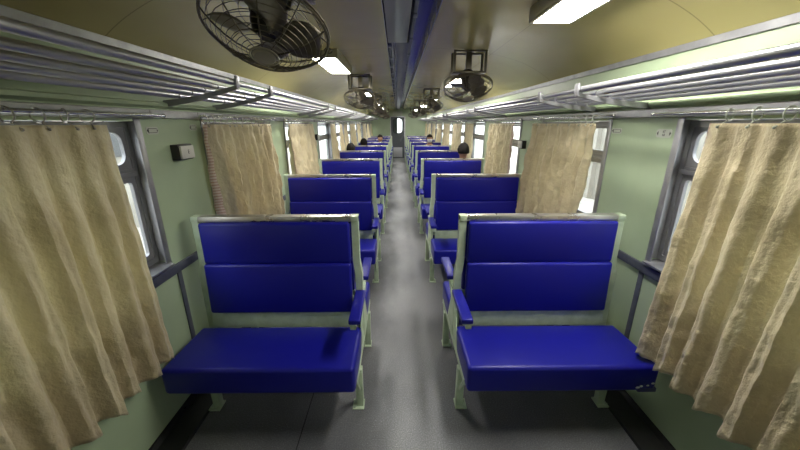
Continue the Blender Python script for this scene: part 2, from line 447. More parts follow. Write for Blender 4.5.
# ---------------------------------------------------------------- benches (built for the right side, mirrored for the left)
def make_bench(s):
    r = empty('bench')
    yc = 0.
    def put(b, nm, m, par=None, sm=True):
        if s < 0: b.mirror()
        return b.build(nm, m, par or r, sm)
    # upright plates at the aisle and wall ends
    for xo, sg in ((.297, 1), (1.265, -1)):
        b = MB()
        t = .041*sg
        for (za, xa, ha, zb, xb, hb) in ((.275, xo-.013*sg, .030, .74, xo-.012*sg, .030), (.74, xo-.012*sg, .030, .83, xo, .022), (.83, xo, .022, 1.108, xo, .022)):
            vs = [(xa, -ha, za), (xa+t, -ha, za), (xa+t, ha, za), (xa, ha, za), (xb, -hb, zb), (xb+t, -hb, zb), (xb+t, hb, zb), (xb, hb, zb)]
            b.add(vs, [(0, 1, 2, 3), (4, 5, 6, 7), (0, 1, 5, 4), (1, 2, 6, 5), (2, 3, 7, 6), (3, 0, 4, 7)])
        b.box(min(xo, xo+t), max(xo, xo+t), -.030, .030, 1.078, 1.1085, .003)
        if sg > 0: b.prism([(-.20, .30), (.20, .30), (.05, .60), (-.05, .60)], 'x', min(xo-.004*sg, xo-.010*sg), max(xo-.004*sg, xo-.010*sg))
        b.box(min(xo-.012*sg, xo-.012*sg+t*.5), max(xo-.012*sg, xo-.012*sg+t*.5), -.425, .425, .275, .308)
        put(b, 'side_frame', M['frame_green'])
        for f in (-1, 1):
            b = MB(); xl = xo-.022*sg if sg > 0 else xo-.140
            xa, xb = xl, xl+.042
            b.prism([(f*.262, .0), (f*.302, .0), (f*.312, .276), (f*.268, .276)], 'x', xa, xb, .003)
            b.tube([((xa+xb)/2, f*.30, .13), ((xa+xb)/2+.0, f*.40, .280)], .011, 6)
            lg = put(b, 'leg', M['frame_green'])
            b = MB(); b.box(min(xa-.004, xa+.012), xb+.022, f*.285-.038, f*.285+.038, 0.0005, .010, .002)
            for q in (-1, 1): b.lathe([(.009, .010), (.009, .017), (.004, .019)], 8, Matrix.Translation((xb+.008, f*.285+q*.022, 0)))
            put(b, 'foot_plate', M['frame_green'], lg)
    for f in (-1, 1):
        # green panel at the foot of the backrest
        b = MB()
        b.prism([(f*.078, .405), (f*.056, .405), (f*.028, .60), (f*.050, .60)], 'x', .341, 1.221, .002)
        for x in (.365, 1.19): b.tube([(x, f*.050, .515), (x, f*.060, .515)], .005, 6)
        put(b, 'cross_panel', M['frame_green'])
        # pads
        def pad(z0, z1, yb0, yb1, th, nm):
            b = MB(); b.box(.345, 1.217, -th/2, th/2, z0, z1, .016, 3)
            for v in b.bm.verts:
                t = (v.co.z-z0)/(z1-z0); base = yb0*(1-t)+yb1*t
                bul = .010*math.sin(PI*min(max((v.co.x-.345)/.872, 0), 1))**.5 if v.co.y > 0 else 0
                v.co.y = f*(base + v.co.y + bul)
            put(b, nm, M['vinyl'])
        pad(.508, .827, .060, .046, .048, 'backrest_pad')
        pad(.823, 1.077, .038, .036, .034, 'backrest_pad')
        # seat cushion
        b = MB(); b.box(.288, 1.274, .098, .488, .280, .436, .022, 4)
        for v in b.bm.verts:
            if v.co.z > .4:
                u = (v.co.x-.288)/.974; w = (v.co.y-.098)/.39
                v.co.z += .008*math.sin(PI*min(max(u, 0), 1))*math.sin(PI*min(max(w, 0), 1)) - .010*max(1-w, 0)
            v.co.y *= f
        put(b, 'seat_cushion', M['vinyl'])
        # armrest on the aisle end
        b = MB(); y0, y1 = (-.385, -.055) if f < 0 else (.125, .455)
        b.box(.263, .325, y0, y1, .622, .652, .008, 3)
        ar = put(b, 'armrest', M['vinyl'])
        b = MB()
        b.box(.281, .307, min(f*.03, f*.34), max(f*.03, f*.34), .608, .6225, .002)
        b.box(.286, .318, y0+.004 if f < 0 else y1-.034, y0+.034 if f < 0 else y1-.004, .590, .6225, .004)
        b.tube([(.294, f*.035, .50), (.294, f*.24, .612)], .008, 6)
        put(b, 'arm_bracket', M['frame_green'], ar)
    b = MB(); b.box(.339, 1.223, -.029, .029, 1.076, 1.108, .003)
    put(b, 'top_rail', M['steel'])
    return r
for s, side in ((-1, 'left'), (1, 'right')):
    proto = make_bench(s)
    for k in range(9):
        o = proto if k == 0 else copy_tree(proto)
        o.location = (0, UC+P*k, 0)
        if k == 0: lb = 'blue vinyl back-to-back bench on green legs, %s of the aisle and closest to the viewer' % side
        elif k == 8: lb = 'blue back-to-back bench %s of the aisle, last before the far door' % side
        else: lb = 'blue vinyl back-to-back bench %s of the aisle, %s row from the front' % (side, ORD[k])
        tag(o, lb, 'bench', 'blue benches %s of the aisle' % side)
        if k == 0: first = o
    if s > 0:
        b = MB()
        pts = [(1.135, -.4762, .312), (1.258, -.4765, .345), (1.262, -.470, .309)]
        b.box(1.18, 1.2755, -.4900, -.450, .2785, .304, .004)
        b.build('torn_corner', tmat := mat('torn_vinyl', (.06, .065, .16), .5), first)['label'] = 'torn vinyl corner showing dark lining'
        b = MB()
        for (x, z, q) in ((1.165, .336, .007), (1.182, .344, .006), (1.215, .349, .005), (1.24, .362, .006)): b.ell((x+.01, -.4885, z-.028), (q*1.6, .002, q), 8)
        for ch in first.children:
            if ch.name.startswith('torn_corner'): b.build('lining', M['stripped'], ch)

# ---------------------------------------------------------------- luggage racks
def make_rack(s, y0, y1, end0=True, end1=True):
    zf, zb, xf = (1.837, 1.758, .955) if s < 0 else (1.797, 1.743, .945)
    r = empty('luggage_rack', (s*xf, y0, zf))
    def put(b, nm, m, par=None):
        if s < 0: b.mirror()
        rel(b, r); return b.build(nm, m, par or r)
    b = MB(); b.tube([(xf, y0+.004, zf), (xf, y1-.004, zf)], .0165, 12); put(b, 'front_rail', M['rack'])
    for t in (.27, .47, .66, .86):
        x = xf + t*(1.325-xf); z = zf + t*(zb-zf)
        b = MB(); b.tube([(x, y0+.004, z), (x, y1-.004, z)], .0155, 10); put(b, 'slat_rail', M['rack'])
    for y in (y0, y1):
        if y < YB+.1 or y > YE-.1: continue
        b = MB()
        n_ = 10; top = []; bot = []
        for i in range(n_+1):
            t = i/n_; x = xf-.024 + t*(W-xf+.024); z = zf + (t*(zb-zf)) - .014 - .010*math.sin(PI*t)
            top.append((x, z)); bot.append((x, z-.020-.014*t))
        poly = [(xf-.024, zf+.030), (xf-.018, zf+.030)] + [(xf-.018, top[0][1])] + top[1:] + bot[::-1]
        b.prism(poly, 'y', y-.009, y+.009)
        b.box(xf-.026, xf-.018, y-.022, y+.022, zf-.030, zf+.030, .002)
        put(b, 'bracket', M['rack_bar'])
    return r
def make_link(s, y0, y1):
    zf, zb, xf = (1.837, 1.758, .955) if s < 0 else (1.797, 1.743, .945)
    r = empty('rack_infill', (s*xf, y0, zf))
    def put(b, nm, m):
        if s < 0: b.mirror()
        rel(b, r); return b.build(nm, m, r)
    b = MB(); b.tube([(xf+.006, y0, zf-.002), (xf+.006, y1, zf-.002)], .012, 10); put(b, 'front_rail', M['rack'])
    for t in (.27, .47, .66, .86):
        x = xf + t*(1.325-xf); z = zf + t*(zb-zf)
        b = MB(); b.tube([(x, y0, z), (x, y1, z)], .013, 10); put(b, 'slat_rail', M['rack'])
    return r
for s, side in ((-1, 'left'), (1, 'right')):
    y = -.57+0.; secs = [(YB+.02, 1.93)]
    q = 2.43
    while q < YE-1: secs.append((q, min(q+2.0, YE-.02))); q += 2.5
    for i, (a, c) in enumerate(secs):
        r = make_rack(s, a, c)
        where = ['closest to the viewer', 'second from the viewer', 'third from the viewer', 'fourth from the viewer', 'fifth from the viewer', 'sixth from the viewer', 'by the far wall'][min(i, 6)]
        tag(r, 'tubular steel luggage rack above the %s windows, %s' % (side, where), 'luggage rack', 'luggage racks on the %s' % side)
        if i < len(secs)-1:
            r = make_link(s, c+.013, secs[i+1][0]-.013)
            tag(r, 'short run of rack tubes bridging the %s gap between %s luggage racks' % (['nearest', 'second', 'third', 'fourth', 'fifth', 'sixth'][min(i, 5)], side), 'rack tubes', 'short rack tubes on the %s' % side)

# ---------------------------------------------------------------- fans
def make_fan(s):
    """origin: point on the ceiling above the fan"""
    r = empty('ceiling_fan')
    H = .17
    b = MB()
    for sx in (-1, 1):
        for sy in (-1, 1): b.box(sx*.135-.010, sx*.135+.010, sy*.07-.010, sy*.07+.010, -H, .0)
    b.box(-.145, .145, -.08, .08, -H-.012, -H+.004, .002)
    b.box(-.145, .145, -.082, -.062, -.014, .0); b.box(-.145, .145, .062, .082, -.014, .0)
    b.box(-.025, .025, -.02, .02, -H, 0)
    b.build('bracket', M['bracket'], r)
    T = Matrix.Translation((0, -.02, -H-.095)) @ Matrix.Rotation(math.radians(-24), 4, 'X')
    b = MB(); b.lathe([(.004, -.115), (.03, -.112), (.052, -.09), (.062, -.06), (.062, .03), (.05, .06), (.03, .075), (.004, .078)][::-1], 20, T @ Matrix.Translation((0, 0, .055)))
    b.tube([T @ Vector((-.07, 0, .05)), T @ Vector((-.075, 0, .09)), Vector((-.06, -.01, -H-.01))], .009, 6)
    b.tube([T @ Vector((.07, 0, .05)), T @ Vector((.075, 0, .09)), Vector((.06, -.01, -H-.01))], .009, 6)
    b.lathe([(.05, 0), (.05, .02)], 16, Matrix.Translation((0, -.01, -H-.022)))
    b.build('motor', M['fan_body'], r)
    b = MB()
    R_ = .185
    for k in range(4):
        a0 = 2*PI*k/4 + .4
        pts = []; n1, n2 = 8, 6
        g = []
        for i in range(n1+1):
            u = i/n1; rad = .03 + u*(R_-.03); row = []
            half = .18 + .52*math.sin(PI*min(u*.9+.08, 1))**.7
            for j in range(n2+1):
                v = j/n2*2-1; a = a0 + v*half*(.9 if u < .5 else .9-.25*(u-.5))
                row.append(b.bm.verts.new(T @ Vector((rad*math.cos(a), rad*math.sin(a), -.045 - .022*v + .006*u))))
            g.append(row)
        for i in range(n1):
            for j in range(n2): b.bm.faces.new([g[i][j], g[i][j+1], g[i+1][j+1], g[i+1][j]])
    bl = b.build('blades', M['blade'], r)
    md = bl.modifiers.new('thick', 'SOLIDIFY'); md.thickness = .003
    b = MB()
    RR = .212
    def dome(rad): # front guard depth
        t = rad/RR; return -.135 + .095*t**2.4
    def back(rad):
        t = rad/RR; return .035 - .075*t**2.2
    b.ring(T @ Vector((0, 0, -.040)), RR, .0048, (T.to_3x3() @ Vector((0, 0, 1))), 40, 6)
    b.ring(T @ Vector((0, 0, -.030)), RR+.003, .0035, (T.to_3x3() @ Vector((0, 0, 1))), 40, 5)
    ax = T.to_3x3() @ Vector((0, 0, 1))
    for rad in [.058+.0165*i for i in range(10)]:
        b.ring(T @ Vector((0, 0, dome(rad))), rad, .0013, ax, 32, 4)
    for rad in [.10+.045*i for i in range(3)]:
        b.ring(T @ Vector((0, 0, back(rad))), rad, .0015, ax, 32, 4)
    for k in range(10):
        a = 2*PI*k/10; ca, sa = math.cos(a), math.sin(a)
        b.tube([T @ Vector((q*ca, q*sa, dome(q)+.002)) for q in (.045, .09, .13, .17, .195, RR)], .0020 if k % 2 else .0028, 5)
    for k in range(10):
        a = 2*PI*(k+.5)/10; ca, sa = math.cos(a), math.sin(a)
        b.tube([T @ Vector((q*ca, q*sa, back(q)-.002)) for q in (.06, .10, .15, .19, RR)], .0016, 4)
    for k in range(3):
        a = 2*PI*k/3+.5; b.ring(T @ Vector((RR*1.02*math.cos(a), RR*1.02*math.sin(a), -.04)), .014, .0025, ax, 12, 5)
    b.build('guard', M['fan'], r)
    b = MB(); b.lathe([(.004, -.006), (.034, -.005), (.040, 0), (.034, .003), (.004, .003)], 24, T @ Matrix.Translation((0, 0, -.137)))
    b.ring(T @ Vector((0, 0, -.136)), .047, .0035, ax, 28, 5)
    b.build('badge', M['housing'], r)
    return r
fan = make_fan(1)
spots = [(-.52, 1.36), (.57, 3.20), (-.55, 4.68), (.56, 6.42), (-.56, 7.95), (.56, 9.65), (-.56, 11.2), (.56, 12.9), (-.56, 14.4)]
cl = cr_ = 0
for i, (x, y) in enumerate(spots):
    o = fan if i == 0 else copy_tree(fan)
    o.location = (x, y, ceil_z(abs(x)+.14)+.004)
    if x < 0: o.rotation_euler = (math.radians(-2), 0, math.radians(-6)); kk = cl; cl += 1; sd = 'left'
    else: o.rotation_euler = (0, 0, 0); kk = cr_; cr_ += 1; sd = 'right'
    lb = ['large wire-guarded dark fan on the left ceiling, closest to the viewer'][0] if i == 0 else 'dark wire-guarded fan on a box bracket, %s along the %s side of the ceiling' % (ORD[kk] if kk else 'first', sd)
    tag(o, lb, 'fan', 'caged fans on the ceiling')

# ---------------------------------------------------------------- lamps
def make_lamp():
    r = empty('ceiling_lamp')
    b = MB(); b.box(-.122, .122, -.475, .475, -.034, .032, .006); b.build('housing', M['housing'], r)
    b = MB(); frame_ring(b, [(-.119, -.47), (-.119, .47), (.119, .47), (.119, -.47)], [(-.102, -.45), (-.102, .45), (.102, .45), (.102, -.45)], -.046, -.033)
    for v in b.bm.verts: v.co = Vector((v.co.y, v.co.z, v.co.x))
    b.build('rim', M['housing'], r, False)
    b = MB(); b.box(-.101, .101, -.449, .449, -.047, -.034, .004); b.build('diffuser', M['lamp'], r)
    return r
lamp = make_lamp(); nl = nr = 0
lsp = [(-.70, 3.60), (-.70, 6.83), (-.70, 10.07), (-.70, 13.3), (.79, 1.60), (.77, 4.95), (.77, 8.18), (.77, 11.4), (.77, 14.6)]
for i, (x, y) in enumerate(lsp):
    o = lamp if i == 0 else copy_tree(lamp)
    o.location = (x, y, ceil_z(x)-.012); sl_ = (ceil_z(abs(x)+.1)-ceil_z(abs(x)-.1))/.2
    o.rotation_euler = (0, 0, 0)
    sd = 'left' if x < 0 else 'right'
    if x < 0: lb = 'white rectangular lamp on the left ceiling, %s' % ['between the nearest fan and the second left fan', 'second on that side', 'third on that side', 'nearest the far wall'][i]
    else: lb = 'white rectangular lamp on the right ceiling, %s' % ['closest to the viewer at the top edge', 'second from the viewer behind a fan', 'third from the viewer', 'fourth from the viewer', 'nearest the far wall'][i-4]
    tag(o, lb, 'lamp', 'rectangular lamps on the ceiling')

# ---------------------------------------------------------------- curtains and rods
def sm(t): t = min(max(t, 0), 1); return t*t*(3-2*t)
def curtain(s, y0, y1, zt, zb, label, folds=7, amp=.028, gather=None, seed=1, flare=.05, detail=1, y0b=None, y1b=None, rings=9, edge=None, hem=None, box_pleat=False):
    """hangs between y0 and y1 at the top; y0b,y1b at the hem"""
    rnd = random.Random(seed)
    y0b = y0 if y0b is None else y0b; y1b = y1 if y1b is None else y1b
    nu = int(150*detail) if detail > .5 else 48; nv = int(70*detail) if detail > .5 else 14
    ph = [rnd.uniform(0, 6.28) for _ in range(10)]; fr = [rnd.uniform(.7, 1.4) for _ in range(10)]
    r = empty('curtain', (s*(W-.075), (y0+y1)/2, zt))
    def shape(u, v):
        a = y0*(1-v)+y0b*v; c = y1*(1-v)+y1b*v
        if gather:                      # tied in at a given height
            gz, gw, gy = gather; k = math.exp(-((v-gz)/.22)**2); a = a*(1-k)+(gy-gw)*k; c = c*(1-k)+(gy+gw)*k
        ww = u + .012*math.sin(6*u+ph[0]+.8*v) + .006*math.sin(2.1*v+ph[1])*math.sin(PI*u)
        q = 2*PI*folds*ww+ph[2] + .18*math.sin(3*v+ph[4])
        w = math.sin(q)
        if box_pleat: w = math.tanh(2.8*w+1.0)
        grow = .35+.65*sm(v*2.2)
        x = amp*grow*w + (.10 if box_pleat else .35)*amp*math.sin(2*PI*folds*2.3*ww+ph[3]+.6*v)*sm(v*1.5) + .25*amp*math.sin(2*PI*folds*.45*ww+ph[5])
        x += flare*v**1.5
        cs = .42 if box_pleat else 1.0
        # creases
        x += cs*.0045*math.sin(23*u*fr[0]+17*v*fr[1]+ph[6]+2.5*math.sin(7*v+3*u)) + cs*.0045*math.sin(-31*u*fr[2]+27*v*fr[3]+ph[7]+3*math.sin(5*u))
        x += cs*.004*math.sin(61*v*fr[4]+11*u+ph[8]+3*math.sin(9*u+ph[9]))*(.4+.6*v)
        y = a*(1-u)+c*u + .006*math.cos(q)*grow
        zbot = zb + (hem(u) if hem else 0) + .010*math.sin(2*PI*folds*u*1.0+ph[2]+1.2) + .006*math.sin(31*u+ph[3])
        z = zt*(1-v) + zbot*v
        return Vector((-s*(x) , y-(y0+y1)/2, z-zt))
    b = MB(); g = [[b.bm.verts.new(shape(i/nu, j/nv)) for i in range(nu+1)] for j in range(nv+1)]
    for j in range(nv):
        for i in range(nu): b.bm.faces.new([g[j][i], g[j][i+1], g[j+1][i+1], g[j+1][i]])
    cl_ = b.build('cloth', M['curtain'], r)
    md = cl_.modifiers.new('thick', 'SOLIDIFY'); md.thickness = .0015
    if edge is not None:
        b = MB(); u0, u1 = (0, .02) if edge == 0 else (.98, 1.0)
        g = []
        for j in range(nv+1):
            v = j/nv; pa = shape(u0, v); pb = shape(u1, v); off = Vector((-s*.004, 0, 0))
            g.append([b.bm.verts.new(pa+off), b.bm.verts.new(pb+off)])
        for j in range(nv): b.bm.faces.new([g[j][0], g[j][1], g[j+1][1], g[j+1][0]])
        e_ = b.build('edge_band', M['edge'], r); e_['label'] = 'striped pinkish edge band'
        md = e_.modifiers.new('thick', 'SOLIDIFY'); md.thickness = .002
    for k in range(rings):
        u = (k+.35)/rings; p = shape(u, .0)
        b = MB(); c_ = Vector((s*.015, p.y, (1.651-zt)+.0))
        b.ring(c_, .0245, .0028, (rnd.uniform(-.5, .5), 1, rnd.uniform(-.1, .1)), 14, 5)
        b.tube([c_+Vector((-s*.008, 0, -.024)), Vector((p.x-s*.006, p.y, -.012))], .003, 5)
        b.ell((p.x-s*.008, p.y, -.014), (.0055, .0055, .0055), 8)
        b.build('curtain_ring', M['steel'] if s < 0 else M['paper'], r)
    tag(r, label, 'curtain', 'beige curtains on the %s' % ('left' if s < 0 else 'right'))
    return r
ZT = 1.618
# left side
curtain(-1, .50, 1.425, ZT, .49, 'large beige satin curtain at the left edge, covering the closest left window', 8, .030, seed=3, flare=.05, rings=10, y1b=1.40, box_pleat=True, hem=lambda u: .0*(1-u), edge=None)
curtain(-1, 2.16, 3.30, ZT, .70, 'creased beige curtain fully drawn over the second left window', 11, .042, seed=5, flare=.02, rings=14, edge=0, y0b=2.23, y1b=3.28, detail=.8)
curtain(-1, 3.75, 4.93, ZT, .72, 'beige curtain fully drawn over the third left window', 10, .03, seed=8, flare=.02, rings=10, edge=0, detail=.6)
curtain(-1, 6.22, 6.62, ZT, .74, 'beige curtain bunched at the far end of the fourth left window', 4, .03, seed=11, rings=5, detail=.4)
curtain(-1, 7.22, 7.42, ZT, .74, 'narrow beige curtain gathered at the near edge of the fifth left window', 3, .03, seed=12, rings=4, detail=.4)
curtain(-1, 7.80, 8.22, ZT, .74, 'beige curtain bunched at the far edge of the fifth left window', 4, .03, seed=13, rings=5, detail=.4)
curtain(-1, 8.75, 9.78, ZT, .74, 'beige curtain over the sixth left window, glowing with daylight', 8, .02, seed=14, rings=6, detail=.4)
curtain(-1, 10.35, 11.1, ZT, .74, 'beige curtain half drawn over the seventh left window', 6, .02, seed=15, rings=6, detail=.4)
curtain(-1, 12.0, 13.0, ZT, .74, 'beige curtain drawn over the eighth left window', 6, .02, seed=16, rings=6, detail=.4)
curtain(-1, 13.6, 14.6, ZT, .74, 'beige curtain drawn over the ninth left window', 6, .02, seed=17, rings=6, detail=.4)
curtain(-1, 15.2, 16.1, ZT, .74, 'beige curtain at the left window beside the far wall', 6, .02, seed=18, rings=6, detail=.4)
# right side
curtain(1, .50, 1.46, ZT, .455, 'large beige satin curtain at the right edge, covering the closest right window', 8, .030, seed=21, flare=.05, rings=9, edge=1, y1b=1.485, box_pleat=True)
curtain(1, 2.30, 3.37, ZT, .68, 'creased beige curtain drawn over the second right window beside a bright gap', 11, .040, seed=23, flare=.02, rings=13, y0b=2.36, y1b=3.43, edge=1, detail=.8)
curtain(1, 3.93, 5.00, ZT, .70, 'beige curtain drawn over the third right window', 10, .028, seed=25, flare=.02, rings=10, edge=0, detail=.6)
curtain(1, 5.98, 6.62, ZT, .74, 'beige curtain half covering the fourth right window, behind the sitting man', 6, .022, seed=26, rings=6, detail=.4)
curtain(1, 7.10, 8.20, ZT, .74, 'beige curtain drawn over the fifth right window', 7, .02, seed=27, rings=6, detail=.4)
curtain(1, 8.70, 9.80, ZT, .74, 'beige curtain drawn over the sixth right window', 7, .02, seed=28, rings=6, detail=.4)
curtain(1, 10.3, 11.4, ZT, .74, 'beige curtain drawn over the seventh right window', 7, .02, seed=29, rings=6, detail=.4)
curtain(1, 11.95, 13.0, ZT, .74, 'beige curtain drawn over the eighth right window', 7, .02, seed=30, rings=6, detail=.4)
curtain(1, 13.6, 14.6, ZT, .74, 'beige curtain drawn over the ninth right window', 6, .02, seed=31, rings=6, detail=.4)
curtain(1, 15.2, 16.1, ZT, .74, 'beige curtain at the right window beside the far wall', 6, .02, seed=32, rings=6, detail=.4)
def rod(s, y0, y1, label):
    r = empty('curtain_rod', (s*(W-.060), y0, 1.665))
    def put(b, nm, m):
        if s < 0: b.mirror()
        rel(b, r); return b.build(nm, m, r)
    b = MB(); b.tube([(W-.060, y0, 1.663), (W-.060, y1, 1.663)], .0085, 10)
    for y in (y0, y1): b.ell((W-.060, y, 1.663), (.012, .012, .012), 10)
    put(b, 'pole', M['chrome'])
    for y in (y0+.04, y1-.04):
        b = MB(); b.box(W-.058, W-.02, y-.006, y+.006, 1.657, 1.669); b.box(W-.032, W-.0295, y-.012, y+.012, 1.653, 1.690, .0005); put(b, 'bracket', M['alu'])
    tag(r, label, 'curtain rod', 'curtain rods on the %s' % ('left' if s < 0 else 'right'))
for s, side in ((-1, 'left'), (1, 'right')):
    for k in range(0, 10):
        a, c = WIN[k+1]
        rod(s, a-.10, min(c+.11, YE-.02), 'thin chrome curtain rod above the %s %s window' % (ORD[k], side) if k < 9 else 'thin chrome curtain rod above the %s window beside the far wall' % side)

# ---------------------------------------------------------------- signs and switch boxes on the wall pillars
def wall_pt(s, y, z): return Matrix.Translation((s*W, y, z)) @ Matrix(((0, 0, -s, 0), (-s*-1 if False else (1 if s < 0 else -1), 0, 0, 0), (0, 1, 0, 0), (0, 0, 0, 1)))
def text_obj(txt, size, mtx, m, parent, name='lettering'):
    cu = D.curves.new(name, 'FONT'); cu.body = txt; cu.size = size; cu.extrude = .0006; cu.align_x = 'CENTER'; cu.align_y = 'CENTER'
    t = D.objects.new(name, cu); COL.objects.link(t)
    dg = bpy.context.evaluated_depsgraph_get(); me = D.meshes.new_from_object(t.evaluated_get(dg))
    D.objects.remove(t); me.materials.clear(); me.materials.append(m)
    o = D.objects.new(name, me); COL.objects.link(o); me.transform(mtx); o.parent = parent
    return o
def plaque(s, y, z, w, h, label, arrow='left', words=None):
    r = empty('wall_sticker', (s*W, y, z))
    Mx = wall_pt(s, y, z); Mx.translation = Vector((0, 0, 0))
    b = MB(); b.prism(rrect(-w/2, w/2, -h/2, h/2, h*.3), 'z', .0003, .0016)
    bmesh.ops.transform(b.bm, matrix=Mx, verts=b.bm.verts[:]); b.build('plate', M['paper'], r, False)
    b = MB(); d = -1 if arrow == 'left' else 1
    if words: # arrows at both ends
        b.prism([(-w*.46, 0), (-w*.36, h*.26), (-w*.36, -h*.26)], 'z', .0016, .0022)
        b.prism([(w*.46, 0), (w*.36, h*.26), (w*.36, -h*.26)], 'z', .0016, .0022)
    else:
        b.prism([(d*w*.46, 0), (d*w*.30, h*.36), (d*w*.30, -h*.36)], 'z', .0016, .0022)
        b.prism([(-d*w*.46, 0), (-d*w*.38, h*.2), (-d*w*.38, -h*.2)], 'z', .0016, .0022)
        b.prism([(d*w*.30, h*.30), (-d*w*.38, h*.30), (-d*w*.38, h*.24), (d*w*.30, h*.24)], 'z', .0016, .0022)
        b.prism([(d*w*.30, -h*.30), (-d*w*.38, -h*.30), (-d*w*.38, -h*.24), (d*w*.30, -h*.24)], 'z', .0016, .0022)
    bmesh.ops.transform(b.bm, matrix=Mx, verts=b.bm.verts[:]); b.build('arrow', M['ink'], r, False)
    if words:
        for i, t in enumerate(words): text_obj(t, h*.42, Mx @ Matrix.Translation((0, h*(.2-.4*i), .0018)), M['ink'], r)
    tag(r, label, 'sticker', 'small arrow stickers on the wall pillars')
plaque(-1, 1.790, 1.588, .088, .038, 'small pale arrow sticker on the left pillar, above and nearer than the switch box')
plaque(-1, 2.150, 1.600, .075, .036, 'small pale arrow sticker on the left pillar, beside the second curtain')
plaque(1, 2.180, 1.572, .10, .034, 'small pale green arrow sticker on the right pillar, beside the second curtain')
plaque(1, 1.788, 1.567, .105, .044, 'white arrow sticker with two printed lines on the right pillar, near the window', words=['67', '68'])
def switch_box(s, y, z, w, h, d, label):
    r = empty('switch_box', (s*W, y, z)); Mx = wall_pt(s, y, z); Mx.translation = Vector((0, 0, 0))
    b = MB(); b.box(-w/2, w/2, -h/2, h/2, .0, d, .005); bmesh.ops.transform(b.bm, matrix=Mx, verts=b.bm.verts[:]); b.build('back_box', M['blackplastic'], r)
    b = MB(); b.box(-w*.44, w*.44, -h*.42, h*.40, d-.001, d+.014, .004); bmesh.ops.transform(b.bm, matrix=Mx, verts=b.bm.verts[:]); pl = b.build('cover_plate', M['white'], r)
    text_obj('E', h*.36, Mx @ Matrix.Translation((.004, 0, d+.0142)), M['ink'], pl)
    tag(r, label, 'switch box', 'switch boxes on the wall pillars')
switch_box(-1, 1.965, 1.465, .135, .088, .045, 'black box with white cover plate on the left pillar beside the nearest window')
switch_box(1, 3.73, 1.395, .115, .088, .045, 'black box with white cover on the right pillar between second and third windows')
switch_box(-1, 5.30, 1.42, .10, .09, .045, 'dark switch box on the left pillar before the uncurtained window')
switch_box(1, 6.95, 1.41, .10, .09, .045, 'dark switch box on the right wall, fifth window pillar')
switch_box(-1, 11.75, 1.42, .10, .09, .045, 'dark switch box far down the left wall between curtains')

